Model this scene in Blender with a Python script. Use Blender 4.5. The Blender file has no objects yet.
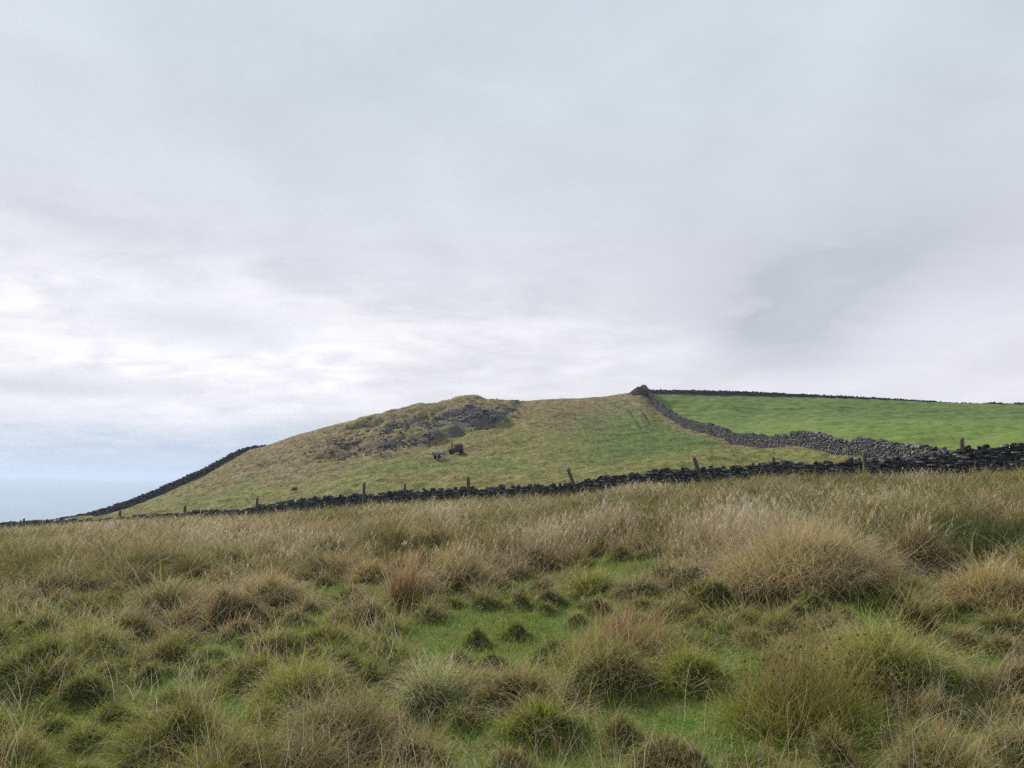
import bpy, math, random
import numpy as np
from mathutils import Vector

rad = math.radians
random.seed(7)
RNG = np.random.default_rng(11)
scene = bpy.context.scene
COL = scene.collection

# ------------------------------------------------------------------ camera
FPX = 770.0
EYE = 1.6
PITCH = math.atan((478 - 384) / FPX)
cam_d = bpy.data.cameras.new('camera')
cam = bpy.data.objects.new('camera', cam_d)
COL.objects.link(cam)
cam.location = (0, 0, EYE)
cam.rotation_euler = (rad(90) + PITCH, 0, 0)
cam_d.sensor_width = 36.0
cam_d.lens = 36.0 * FPX / 1024
cam_d.clip_start = 0.05
cam_d.clip_end = 90000
scene.camera = cam

# ------------------------------------------------------------------ exposure
scene.view_settings.view_transform = 'Standard'
scene.view_settings.look = 'None'
scene.view_settings.exposure = 0.40
scene.view_settings.gamma = 1.0
scene.view_settings.use_curve_mapping = False
scene.cycles.use_denoising = False
scene.cycles.denoiser = 'OPENIMAGEDENOISE'
scene.cycles.denoising_prefilter = 'ACCURATE'
scene.cycles.max_bounces = 5
scene.cycles.diffuse_bounces = 3
scene.cycles.transmission_bounces = 3
scene.cycles.transparent_max_bounces = 6
scene.cycles.volume_bounces = 1
scene.cycles.sample_clamp_indirect = 3.0
scene.cycles.use_adaptive_sampling = True
scene.cycles.adaptive_threshold = 0.008

# ------------------------------------------------------------------ world
SUN_EL, SUN_AZ = rad(33), rad(-38)      # azimuth from +Y, negative = to the left
world = bpy.data.worlds.new('World')
scene.world = world
world.use_nodes = True
wn = world.node_tree
for n in list(wn.nodes):
    wn.nodes.remove(n)


class NT:
    """tiny node building helper"""
    def __init__(s, nt):
        s.nt = nt

    def n(s, t, **kw):
        nd = s.nt.nodes.new(t)
        for k, v in kw.items():
            setattr(nd, k, v)
        return nd

    def put(s, sock, v):
        if isinstance(v, bpy.types.NodeSocket):
            s.nt.links.new(v, sock)
        elif v is not None:
            if hasattr(v, '__len__') and len(v) == 3 and sock.type == 'RGBA':
                v = (*v, 1)
            sock.default_value = v

    def m(s, op, a, b=None, c=None, clamp=False):
        nd = s.n('ShaderNodeMath', operation=op, use_clamp=clamp)
        for i, v in enumerate((a, b, c)):
            s.put(nd.inputs[i], v)
        return nd.outputs[0]

    def vm(s, op, a, b=None):
        nd = s.n('ShaderNodeVectorMath', operation=op)
        s.put(nd.inputs[0], a)
        if b is not None:
            s.put(nd.inputs[1], b)
        return nd.outputs['Value'] if op in ('DOT_PRODUCT', 'LENGTH') else nd.outputs[0]

    def mix(s, f, a, b, mode='MIX'):
        nd = s.n('ShaderNodeMix', data_type='RGBA', blend_type=mode)
        s.put(nd.inputs[0], f); s.put(nd.inputs[6], a); s.put(nd.inputs[7], b)
        return nd.outputs[2]

    def noise(s, vec, scale, det=4, rough=.55, dist=0.0, out=0):
        nd = s.n('ShaderNodeTexNoise')
        if vec is not None:
            s.put(nd.inputs['Vector'], vec)
        nd.inputs['Scale'].default_value = scale
        nd.inputs['Detail'].default_value = det
        nd.inputs['Roughness'].default_value = rough
        nd.inputs['Distortion'].default_value = dist
        return nd.outputs[out]

    def ss(s, v, a, b, lo=0.0, hi=1.0):
        nd = s.n('ShaderNodeMapRange', interpolation_type='SMOOTHSTEP')
        s.put(nd.inputs[0], v)
        for i, q in zip((1, 2, 3, 4), (a, b, lo, hi)):
            nd.inputs[i].default_value = q
        return nd.outputs[0]

    def comb(s, x, y, z):
        nd = s.n('ShaderNodeCombineXYZ')
        for i, v in enumerate((x, y, z)):
            s.put(nd.inputs[i], v)
        return nd.outputs[0]

    def sep(s, v):
        nd = s.n('ShaderNodeSeparateXYZ')
        s.put(nd.inputs[0], v)
        return nd.outputs


w = NT(wn)
d = w.n('ShaderNodeTexCoord').outputs['Generated']
dx, dy, dz = w.sep(d)[0:3]
# cloud sheet seen in perspective: long flat streaks low down, rounder masses overhead
den = w.m('ADD', w.m('MAXIMUM', dz, 0.0), 0.16)
cu, cv = w.m('DIVIDE', dx, den), w.m('DIVIDE', dy, den)
cp = w.comb(cu, cv, 0.3)
big = w.noise(cp, 0.9, 3, .5, .4)
med = w.noise(cp, 2.3, 5, .58, .5)
fine = w.noise(w.comb(cu, w.m('MULTIPLY', cv, 1.5), 1.7), 4.0, 9, .68, .6)


def gauss(px, py, sx, sy):
    """soft patch in the sky around the direction of a pixel (direction based, so it stays put)"""
    a, b = (px - 512) / FPX, (384 - py) / FPX
    v = Vector((a, math.cos(PITCH) - b * math.sin(PITCH), math.sin(PITCH) + b * math.cos(PITCH))).normalized()
    az, el = math.atan2(v.x, v.y), math.asin(v.z)
    A = w.m('ARCTAN2', dx, dy)
    E = w.m('ARCSINE', dz)
    p = w.m('POWER', w.m('DIVIDE', w.m('SUBTRACT', A, az), sx), 2.0)
    q = w.m('POWER', w.m('DIVIDE', w.m('SUBTRACT', E, el), sy), 2.0)
    return w.m('EXPONENT', w.m('MULTIPLY', w.m('ADD', p, q), -1.0))


sky_top = (0.575, 0.630, 0.690)
sky_mid = (0.735, 0.722, 0.785)
sky_low = (0.470, 0.565, 0.700)
base = w.mix(w.ss(dz, .10, .50), sky_mid, sky_top)
lowm = w.m('MULTIPLY', w.ss(w.m('ADD', dz, w.m('MULTIPLY', big, .05)), .055, .12, 1.0, 0.0), w.ss(w.m('ARCTAN2', dx, dy), -.35, .05, 1.0, .35))
base = w.mix(lowm, base, sky_low)
# lighter breaks, strongest low on the left
brk = w.m('ADD', gauss(20, 330, .40, .085), w.m('MULTIPLY', gauss(360, 345, .28, .07), .55))
brk = w.m('ADD', brk, w.m('MULTIPLY', gauss(620, 350, .16, .05), .35))
brk = w.m('MULTIPLY', brk, w.ss(w.m('ADD', w.m('MULTIPLY', med, .7), w.m('MULTIPLY', fine, .45)), .36, .74))
base = w.mix(w.m('MULTIPLY', brk, 1.15, clamp=True), base, (0.90, 0.885, 0.91))
# grey bellies
drk = w.m('ADD', w.m('MULTIPLY', gauss(785, 315, .105, .062), 1.8), w.m('MULTIPLY', gauss(880, 255, .15, .06), 1.3))
drk = w.m('ADD', drk, w.m('MULTIPLY', gauss(760, 190, .22, .07), .35))
drk = w.m('ADD', drk, w.m('MULTIPLY', gauss(205, 325, .13, .028), 1.0))
drk = w.m('ADD', drk, w.m('MULTIPLY', gauss(30, 385, .16, .012), .9))
drk = w.m('ADD', drk, w.m('MULTIPLY', gauss(200, 130, .5, .05), .35))
drk = w.m('MULTIPLY', drk, w.ss(w.m('ADD', w.m('MULTIPLY', med, .60), w.m('MULTIPLY', fine, .40)), .22, .66))
base = w.mix(w.m('MULTIPLY', drk, .80, clamp=True), base, (0.505, 0.535, 0.595))
# overall mottling
mot = w.m('ADD', w.ss(big, .3, .7, .93, 1.07), w.ss(med, .3, .7, -.035, .035))
mot = w.m('ADD', mot, w.ss(fine, .3, .7, -.02, .02))
cloud = w.vm('SCALE', base)
cloud.node.inputs['Scale'].default_value = 1
wn.links.new(mot, cloud.node.inputs['Scale'])
bg_c = w.n('ShaderNodeBackground')
w.put(bg_c.inputs[0], cloud)
bg_c.inputs[1].default_value = 0.86
skt = w.n('ShaderNodeTexSky', sky_type='NISHITA')
skt.sun_disc = False
skt.sun_elevation = SUN_EL
skt.sun_rotation = SUN_AZ
skt.air_density = 1.2
skt.dust_density = 0.6
bg_s = w.n('ShaderNodeBackground')
w.put(bg_s.inputs[0], skt.outputs[0])
bg_s.inputs[1].default_value = 0.05
mx = w.n('ShaderNodeMixShader')
mx.inputs[0].default_value = 0.94
wn.links.new(bg_s.outputs[0], mx.inputs[1])
wn.links.new(bg_c.outputs[0], mx.inputs[2])
wo = w.n('ShaderNodeOutputWorld')
wn.links.new(mx.outputs[0], wo.inputs[0])

# ------------------------------------------------------------------ sun
sun_d = bpy.data.lights.new('sun', 'SUN')
sun_d.energy = 4.8
sun_d.angle = rad(5)
sun_d.color = (1.0, 0.91, 0.77)
sun = bpy.data.objects.new('sun', sun_d)
COL.objects.link(sun)
sdir = Vector((math.sin(SUN_AZ) * math.cos(SUN_EL), math.cos(SUN_AZ) * math.cos(SUN_EL), math.sin(SUN_EL)))
sun.rotation_euler = sdir.to_track_quat('Z', 'Y').to_euler()
sun.location = sdir * 60

# ------------------------------------------------------------------ numeric helpers
CP, SP = math.cos(PITCH), math.sin(PITCH)


def ray(px, py):
    """pixel -> (sideways slope, upward slope) per metre of depth"""
    a, b = (np.asarray(px, float) - 512) / FPX, (384 - np.asarray(py, float)) / FPX
    Y = CP - b * SP
    return a / Y, (SP + b * CP) / Y


def project(x, y, z):
    zz = z - EYE
    dep = y * CP + zz * SP
    up = -y * SP + zz * CP
    return 512 + FPX * x / dep, 384 - FPX * up / dep


_tab = np.random.default_rng(3).random((8, 256, 256))


def vnoise(x, y, seed=0):
    x = np.asarray(x, float); y = np.asarray(y, float)
    xi, yi = np.floor(x).astype(int), np.floor(y).astype(int)
    fx, fy = x - xi, y - yi
    fx = fx * fx * (3 - 2 * fx); fy = fy * fy * (3 - 2 * fy)
    T = _tab[seed % 8]
    xi = xi + seed * 37; yi = yi + seed * 91
    a = T[xi & 255, yi & 255]; b = T[(xi + 1) & 255, yi & 255]
    c = T[xi & 255, (yi + 1) & 255]; e = T[(xi + 1) & 255, (yi + 1) & 255]
    return (a * (1 - fx) + b * fx) * (1 - fy) + (c * (1 - fx) + e * fx) * fy


def fbm(x, y, seed=0, o=4):
    s = 0; a = .5; tot = 0
    for k in range(o):
        s = s + a * vnoise(x * 2 ** k, y * 2 ** k, seed + k); tot += a; a *= .5
    return s / tot


def sstep(v, a, b):
    q = np.clip((v - a) / (b - a), 0, 1)
    return q * q * (3 - 2 * q)


# ------------------------------------------------------------------ the lie of the land
# near stone wall: column, row of its top, depth, height
W1 = np.array([(-420, 551, 74, .8), (-200, 536, 68, .7), (0, 524.5, 62, .65), (100, 518, 59, .65), (200, 511, 56, .75), (240, 509, 54.6, .8),
               (262, 505, 53.8, .95), (300, 499, 52, 1.1), (364, 494, 50, 1.08), (420, 490, 48.4, 1.05), (468, 487, 47, 1.05),
               (530, 485.5, 45.4, 1.0), (568, 484, 44.5, 1.0), (585, 479, 44, 1.05), (610, 475, 43, 1.1), (650, 470, 42, 1.1),
               (694, 466.5, 41, 1.1), (773, 462.5, 39, 1.05), (830, 460.5, 37.4, 1.0), (865, 458.5, 36.5, 1.0), (900, 456, 35.5, 1.12),
               (930, 452, 34.6, 1.3), (961, 447, 33.6, 1.4), (1024, 440, 31.8, 1.45), (1200, 424, 27, 1.45), (1500, 398, 22, 1.4)])
t_w1, e_w1 = ray(W1[:, 0], W1[:, 1])
zb_w1 = EYE + W1[:, 2] * e_w1 - W1[:, 3]
# skyline ground: column, row, depth
SK = np.array([(-500, 596, 78), (-300, 572, 80), (-100, 545, 86), (0, 529, 90), (51, 523.5, 93), (96, 518, 96), (127, 509, 100), (152, 499, 103),
               (178, 488, 106), (203, 477, 109), (228, 462.5, 113), (249, 450.5, 116), (266, 446.5, 119), (293, 436.5, 124), (342, 423, 131),
               (391, 412.5, 138), (425, 406, 143), (446, 403.5, 146), (476, 399, 149), (501, 401, 150), (524, 401.5, 150), (545, 399.5, 149),
               (578, 398.5, 147), (603, 397, 145), (623, 394, 143), (640, 391.5, 142), (655, 393.5, 144), (700, 394.8, 148), (750, 395.8, 152),
               (800, 397, 155), (850, 398.6, 157), (900, 400.6, 158), (950, 403.3, 158), (1024, 404.5, 157), (1200, 409, 152), (1500, 420, 140)])
t_sk, e_sk = ray(SK[:, 0], SK[:, 1])
T = np.linspace(-1.4, 1.4, 2801)


def smooth(v, n):
    k = np.hanning(n + 2)[1:-1]; k /= k.sum()
    return np.convolve(np.pad(v, n // 2, 'edge'), k, 'valid')[:len(v)]


tD0 = smooth(np.interp(T, t_w1, W1[:, 2]), 41)
tZ0 = smooth(np.interp(T, t_w1, zb_w1), 61)
tD1 = smooth(np.interp(T, t_sk, SK[:, 2]), 21)
tE1 = smooth(np.interp(T, t_sk, e_sk), 9)
ts0, _ = ray(np.array([-300, 0, 150, 300, 480, 600, 700, 800, 1024, 1400]), 450)
tS0 = smooth(np.interp(T, ts0, [-.10, -.07, -.01, .03, .055, .075, .09, .095, .11, .1]), 81)

QB = np.array([(300, 476), (330, 466), (400, 452), (415, 447), (446, 441), (468, 434.6), (496, 427), (512, 415), (524, 402)])


def land(x, y, detail=True):
    x = np.asarray(x, float); y = np.asarray(y, float)
    yy = np.maximum(y, 0.6)
    t = np.clip(x / yy, -1.39, 1.39)
    D0, Z0, D1, E1, S0 = (np.interp(t, T, q) for q in (tD0, tZ0, tD1, tE1, tS0))
    zn = Z0 / D0 * np.maximum(y, 0)
    Z1 = EYE + D1 * E1
    L = D1 - D0
    s = np.clip((y - D0) / L, 0, 1)
    zh = (2 * s**3 - 3 * s**2 + 1) * Z0 + (s**3 - 2 * s**2 + s) * L * S0 + (-2 * s**3 + 3 * s**2) * Z1 + (s**3 - s**2) * L * E1
    dd = np.maximum(y - D1, 0)
    sag = np.interp(s, [0, .12, .2, .26, .34, .43, .54, .63, .71, .79, .85, .91, .96, 1], [0, .1, .42, .95, 1.56, 2.07, 2.6, 2.9, 3.05, 2.95, 2.5, 1.6, .65, 0])
    zh = zh - sag * sstep(t, .0, .17) * (1 - .35 * sstep(t, .30, .45))
    zf = Z1 + E1 * dd - .0022 * dd**2
    z = np.where(y <= D0, zn, np.where(y <= D1, zh, zf))
    if detail:
        near = np.clip(1 - y / 60, 0, 1) * sstep(y, .5, 3)
        z = z + near * sstep(D0 - y, 0, 6) * ((fbm(x / 3.1, y / 3.1, 1, 3) - .5) * .42)
        z = z + sstep(y - D0, 1, 12) * sstep(D1 - y, 0, 14) * ((fbm(x / 9, y / 6, 2, 4) - .5) * 1.5)
        # old spoil mounds and hollows along the crest
        sp = sstep(s, .30, .55) * (1 - sstep(s, .78, .97) * .92) * sstep(t, -.31, -.22) * (1 - sstep(t, -.02, .03))
        z = z + sp * ((fbm(x / 13, y / 9, 5, 3) - .5) * 4.6 + (np.abs(fbm(x / 6, y / 5, 7, 3) - .5) - .12) * 3.2)
        q = quarry(x, y, z)
        z = z + q * (1 - .95 * sstep(s, .80, .97)) * ((fbm(x / 5.0, y / 5.0, 4, 3) - .5) * 2.2 + (fbm(x / 1.3, y / 1.3, 5, 3) - .5) * .8)
    return np.maximum(z, -262)


def quarry(x, y, z):
    """where the old quarry spoil lies"""
    px, py = project(x, np.maximum(y, 1), z)
    lim = np.interp(px, QB[:, 0], QB[:, 1])
    lim = lim + (fbm(x / 3, y / 3, 6, 3) - .5) * 7
    a = sstep(lim - py, -2, 7) * (.35 + .65 * sstep(px, 340, 440)) * sstep(px, 296, 340) * sstep(530 - px, 0, 6)
    # grassy crown above the stones
    top = np.interp(px, [320, 390, 430, 455, 480, 500, 524], [440, 422, 414, 405, 403, 402, 400])
    a = a * sstep(py - top + (fbm(x / 4, y / 4, 7, 3) - .5) * 22, -4, 9)
    a = a * (.30 + .70 * sstep(fbm(x / 3.2, y / 2.2, 1, 4), .38, .56))
    return np.where((y > 60) & (y < 160), a, 0)


# ------------------------------------------------------------------ object helpers
def tag(o, label=None, cat=None, group=None, kind=None):
    for k, v in (('label', label), ('category', cat), ('group', group), ('kind', kind)):
        if v:
            o[k] = v
    return o


def mesh_obj(name, verts, faces, mat, parent=None, cols=None, smooth_=False, colname='tint'):
    me = bpy.data.meshes.new(name)
    V = np.asarray(verts, np.float32); F = np.asarray(faces, np.int32)
    n = F.shape[1]
    me.vertices.add(len(V)); me.vertices.foreach_set('co', V.ravel())
    me.loops.add(F.size); me.loops.foreach_set('vertex_index', F.ravel())
    me.polygons.add(len(F)); me.polygons.foreach_set('loop_start', np.arange(0, F.size, n, dtype=np.int32))
    me.update(calc_edges=True)
    if smooth_:
        me.polygons.foreach_set('use_smooth', np.ones(len(F), bool))
    if cols is not None:
        at = me.color_attributes.new(colname, 'FLOAT_COLOR', 'POINT')
        c = np.ones((len(V), 4), np.float32); c[:, :3] = cols
        at.data.foreach_set('color', c.ravel())
    me.materials.append(mat)
    o = bpy.data.objects.new(name, me)
    COL.objects.link(o)
    if parent:
        o.parent = parent
    return o


def new_mat(name):
    m = bpy.data.materials.new(name)
    m.use_nodes = True
    m.node_tree.nodes.clear()
    return m, NT(m.node_tree)


def finish(m, s, colour, rough=.9, bump=None, bstr=.3, bdist=.05, spec=.06):
    b = s.n('ShaderNodeBsdfPrincipled')
    s.put(b.inputs['Base Color'], colour)
    s.put(b.inputs['Roughness'], rough)
    b.inputs['Specular IOR Level'].default_value = spec
    if bump is not None:
        bp = s.n('ShaderNodeBump')
        bp.inputs['Strength'].default_value = bstr
        bp.inputs['Distance'].default_value = bdist
        s.put(bp.inputs['Height'], bump)
        s.put(b.inputs['Normal'], bp.outputs[0])
    o = s.n('ShaderNodeOutputMaterial')
    s.nt.links.new(b.outputs[0], o.inputs[0])
    return m


# --- materials
def mat_turf():
    m, s = new_mat('turf')
    pos = s.n('ShaderNodeNewGeometry').outputs['Position']
    a = s.noise(pos, 1.3, 5, .6); b = s.noise(pos, 9, 6, .7); c = s.noise(pos, 40, 3, .7)
    col = s.mix(s.ss(a, .35, .62), (.075, .135, .026), (.125, .135, .045))
    col = s.mix(s.ss(b, .52, .72), col, (.17, .135, .07))
    col = s.mix(s.ss(c, .55, .7), col, (.05, .075, .018))
    at = s.n('ShaderNodeAttribute', attribute_name='tint').outputs['Color']
    r = s.n('ShaderNodeSeparateColor'); s.put(r.inputs[0], at)
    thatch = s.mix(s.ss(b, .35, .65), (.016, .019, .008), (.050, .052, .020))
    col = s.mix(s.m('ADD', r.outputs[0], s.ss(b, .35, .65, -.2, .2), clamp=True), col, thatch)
    return finish(m, s, col, .95, s.m('ADD', b, s.m('MULTIPLY', c, .6)), .8, .06)


def mat_hill():
    m, s = new_mat('hill_grass')
    pos = s.n('ShaderNodeNewGeometry').outputs['Position']
    at = s.n('ShaderNodeAttribute', attribute_name='tint').outputs['Color']
    r, g, b_ = s.n('ShaderNodeSeparateColor'), None, None
    s.put(r.inputs[0], at)
    scree, lush, straw = r.outputs[0], r.outputs[1], r.outputs[2]
    st = s.vm('MULTIPLY', pos, (1.0, .55, 1.0))
    n1 = s.noise(st, .35, 5, .6); n2 = s.noise(st, 1.6, 6, .68, .5); n3 = s.noise(pos, 6, 5, .7)
    grass = s.mix(s.ss(n2, .38, .64), (.120, .140, .042), (.265, .262, .092))
    strawc = s.mix(s.ss(n2, .36, .64), (.115, .094, .052), (.325, .248, .135))
    lushc = s.mix(s.ss(n2, .4, .66), (.066, .125, .034), (.160, .225, .066))
    col = s.mix(s.m('ADD', straw, s.ss(n1, .38, .62, -.42, .42), clamp=True), grass, strawc)
    col = s.mix(s.m('ADD', lush, s.ss(n2, .35, .7, -.15, .15), clamp=True), col, lushc)
    col = s.mix(s.ss(n3, .52, .66, 0, .75), col, (.070, .072, .034))
    stone = s.mix(s.ss(n3, .40, .66), (.060, .060, .062), (.190, .185, .180))
    stone = s.mix(s.ss(n2, .48, .62, 0, .85), stone, (.135, .125, .065))
    col = s.mix(s.ss(s.m('ADD', scree, s.m('MULTIPLY', s.m('SUBTRACT', n2, .5), .9)), .35, .60), col, stone)
    h = s.m('ADD', s.m('MULTIPLY', n2, 1.0), s.m('MULTIPLY', n3, .55))
    return finish(m, s, col, .95, h, 1.0, .45)


def mat_field():
    m, s = new_mat('meadow_grass')
    pos = s.n('ShaderNodeNewGeometry').outputs['Position']
    st = s.vm('MULTIPLY', pos, (.25, 1.0, 1.0))
    n1 = s.noise(st, .07, 4, .55, .4); n2 = s.noise(st, .6, 6, .68, .3); n3 = s.noise(pos, 3.5, 5, .7)
    at = s.n('ShaderNodeAttribute', attribute_name='tint').outputs['Color']
    r = s.n('ShaderNodeSeparateColor'); s.put(r.inputs[0], at)
    f = s.m('ADD', r.outputs[0], s.ss(n1, .35, .65, -.25, .25), clamp=True)
    col = s.mix(f, (.112, .166, .040), (.074, .120, .033))
    col = s.mix(s.ss(n2, .42, .62, 0, .65), col, (.160, .208, .060))
    col = s.mix(s.ss(n3, .50, .68, 0, .45), col, (.056, .100, .026))
    return finish(m, s, col, .95, s.m('ADD', n2, n3), .6, .12)


def mat_stone(name, moss=.25, dark=1.0):
    m, s = new_mat(name)
    pos = s.n('ShaderNodeNewGeometry').outputs['Position']
    at = s.n('ShaderNodeAttribute', attribute_name='tint').outputs['Color']
    n2 = s.noise(pos, 7, 5, .65); n3 = s.noise(pos, 30, 4, .7); n1 = s.noise(pos, 1.2, 4, .6)
    col = s.mix(s.ss(n2, .4, .62), (0.35, 0.35, 0.38), (1.0, 1.0, 1.0))
    col = s.mix(1.0, at, col, 'MULTIPLY')
    col = s.mix(s.ss(n3, .60, .70, 0, .6), col, (.20, .205, .19))
    col = s.mix(s.m('MULTIPLY', s.ss(n1, .52, .66), moss), col, (.075, .085, .035))
    return finish(m, s, col, .92, s.m('ADD', n2, s.m('MULTIPLY', n3, .4)), .6, .03)


def mat_blade(name='grass_blade', trans=.34):
    m, s = new_mat(name)
    at = s.n('ShaderNodeAttribute', attribute_name='tint').outputs['Color']
    df = s.n('ShaderNodeBsdfDiffuse'); tr = s.n('ShaderNodeBsdfTranslucent')
    s.put(df.inputs[0], at); s.put(tr.inputs[0], at)
    mx_ = s.n('ShaderNodeMixShader'); mx_.inputs[0].default_value = trans
    s.nt.links.new(df.outputs[0], mx_.inputs[1]); s.nt.links.new(tr.outputs[0], mx_.inputs[2])
    o = s.n('ShaderNodeOutputMaterial'); s.nt.links.new(mx_.outputs[0], o.inputs[0])
    return m


def mat_wood():
    m, s = new_mat('weathered_wood')
    pos = s.n('ShaderNodeTexCoord').outputs['Object']
    n = s.noise(s.vm('MULTIPLY', pos, (14, 14, 1.5)), 3, 5, .7)
    col = s.mix(s.ss(n, .35, .65), (.045, .038, .028), (.135, .120, .090))
    return finish(m, s, col, .9, n, .6, .02)


def mat_valley():
    m, s = new_mat('valley_land')
    pos = s.n('ShaderNodeNewGeometry').outputs['Position']
    v = s.n('ShaderNodeTexVoronoi'); s.put(v.inputs['Vector'], pos); v.inputs['Scale'].default_value = .004
    n = s.noise(pos, .0012, 5, .6)
    col = s.mix(s.ss(n, .4, .6), (.07, .12, .04), (.05, .07, .035))
    col = s.mix(.35, col, v.outputs['Color'], 'MULTIPLY')
    return finish(m, s, col, .95)


M_TURF, M_HILL, M_FIELD = mat_turf(), mat_hill(), mat_field()
M_WALL = mat_stone('gritstone', .3)
M_SCREE = mat_stone('quarry_stone', .35)
M_BLADE = mat_blade()
M_WOOD = mat_wood()

# ------------------------------------------------------------------ prominent tussocks (also lift the ground)
# column, row of base, radius m, height m, kind
TUS = [
    ('grass_tussock', 803, 600, 1.0, .66, 'bigstraw', 'broad straw-coloured tussock with a dark hollow front, the largest mound right of centre'),
    ('rush_clump', 402, 614, .26, .75, 'rush', 'upright brown rush clump fanning out beside the short green turf left of centre'),
    ('grass_tussock', 452, 580, .36, .48, 'orange', 'round orange-brown tussock with dark flanks behind the upright brown rush clump'),
    ('grass_tussock', 366, 586, .28, .36, 'orange', 'small round tussock with a yellow crown left of the orange-brown tussock'),
    ('grass_tussock', 262, 612, .60, .46, 'bigstraw', 'wide tan tussock with a dark green face in the left middle ground'),
    ('grass_tussock', 912, 604, .22, .26, 'dark', 'small dark brown tussock just right of the broad straw-coloured mound'),
    ('grass_tussock', 588, 602, .34, .38, 'olive', 'grey-green tussock on the far edge of the central green turf'),
    ('grass_tussock', 540, 742, .27, .30, 'yellow', 'yellow-green mossy tussock low in the centre foreground'),
    ('grass_tussock', 437, 715, .30, .36, 'pale', 'pale drooping tussock left of the yellow-green mossy tussock'),
    ('grass_tussock', 300, 705, .36, .34, 'olive', 'broad olive tussock with thin bare stems on its front, lower left'),
    ('rush_clump', 618, 668, .50, .55, 'loose', 'loose clump of thin brown rushes right of the central green turf'),
    ('rush_clump', 795, 738, .42, .62, 'rush2', 'large wispy rush clump with dark seed heads in the lower right foreground'),
    ('rush_clump', 148, 580, .55, .42, 'greenrush', 'dark green rush clump at the left behind a patch of green turf'),
    ('rush_clump', 945, 562, 1.15, .66, 'greenrush', 'wide dark green rush bed at the right among straw grass'),
    ('grass_tussock', 990, 618, .50, .46, 'orange', 'golden straw tussock near the right edge above the olive mounds'),
    ('grass_tussock', 40, 582, .34, .36, 'dark', 'dark tussock near the left edge in front of the tan grass'),
    ('grass_tussock', 890, 690, .38, .38, 'olive', 'olive tussock with hanging pale blades in the right foreground'),
    ('grass_tussock', 470, 372 + 330, .20, .26, 'dark', 'small dark tussock between the pale drooping tussock and the centre turf'),
    ('grass_tussock', 90, 660, .34, .36, 'olive', 'rounded olive tussock in the left foreground'),
    ('grass_tussock', 690, 690, .30, .34, 'yellow', 'yellowish green tussock right of the loose brown rushes'),
]


def hit(px, py, y0=1.5, y1=140):
    """where the view through this pixel meets the land"""
    t, e = ray(px, py)
    Y = np.linspace(y0, y1, 6000)
    g = land(t * Y, Y) - (EYE + e * Y)
    i = np.argmax(g > 0)
    return float(t * Y[i]), float(Y[i])


TUS = [t_ + hit(t_[1], t_[2] - 4) for t_ in TUS]

# generic tussocks: positions by dart throwing with spacing that grows with depth
cand = []
r_ = np.random.default_rng(5)
N = 120000
yy = np.sqrt(r_.random(N) * (64.0**2 - 1.2**2) + 1.2**2)
xx = (r_.random(N) * 2 - 1) * (yy * .80 + 2.2)
keep = yy < np.interp(np.clip(xx / yy, -1.39, 1.39), T, tD0) - .7
xx, yy = xx[keep], yy[keep]
pri = r_.permutation(len(xx))
cell = {}
gx, gy, gr = [], [], []
# bare green patches (turf) where no tussock grows
LAWN = [(505, 620, 1.0, 1.8), (560, 590, .6, 1.2), (692, 668, .42, 1.0), (345, 610, .55, 1.6), (150, 594, .8, 1.3), (880, 628, .95, 1.1), (300, 596, .5, 1.2), (930, 600, .8, 1.2), (120, 720, .25, .35), (660, 745, .25, .35), (480, 760, .25, .3), (900, 720, .25, .3), (620, 572, .7, 1.3), (250, 566, .7, 1.3), (420, 562, .6, 1.2), (70, 600, .5, .9), (980, 596, .5, .9), (770, 655, .4, .5), (220, 660, .3, .4)]
LAWN = [(*hit(a, b), c * 1.05, e * 1.35) for a, b, c, e in LAWN]
for i in pri:
    x, y = xx[i], yy[i]
    rad_ = (.14 + .22 * r_.random()**1.3) * (1 + .75 * np.clip((y - 8) / 10, 0, 1) + max(y - 18, 0) * .008)
    ok = True
    fbmr = ((i * 7919) % 97) / 97
    for lx, ly, sx, sy in LAWN:
        if ((x - lx) / (sx + rad_ * .6))**2 + ((y - ly) / (sy + rad_ * .8))**2 < 1:
            ok = rad_ < .22 and fbmr < .35; break
    if not ok: continue
    for tt in TUS:
        if (x - tt[7])**2 + (y - tt[8])**2 < (tt[3] * .95 + rad_ * .75)**2:
            ok = False; break
    if not ok: continue
    ci, cj = int(x // 1.2), int(y // 1.2)
    for a in (-1, 0, 1):
        for b in (-1, 0, 1):
            for (qx, qy, qr) in cell.get((ci + a, cj + b), ()):
                if (x - qx)**2 + (y - qy)**2 < ((qr + rad_) * ((.64 if y < 8 else .74) + .34 * fbmr))**2:
                    ok = False; break
            if not ok: break
        if not ok: break
    if not ok: continue
    cell.setdefault((ci, cj), []).append((x, y, rad_))
    gx.append(x); gy.append(y); gr.append(rad_)
gx, gy, gr = map(np.array, (gx, gy, gr))
print('tussocks', len(gx))

bump_x = np.concatenate([gx, [t_[7] for t_ in TUS]])
bump_y = np.concatenate([gy, [t_[8] for t_ in TUS]])
bump_r = np.concatenate([gr, [t_[3] for t_ in TUS]])
bump_h = np.concatenate([np.minimum(gr, .34) * r_.uniform(.40, 1.0, len(gr)) * np.where(gy > 10, .75, 1), [t_[4] * (.22 if 'rush' in t_[0] else .50) for t_ in TUS]])
_bc = {}
for k in range(len(bump_x)):
    _bc.setdefault((int(bump_x[k] // 1.5), int(bump_y[k] // 1.5)), []).append(k)


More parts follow.
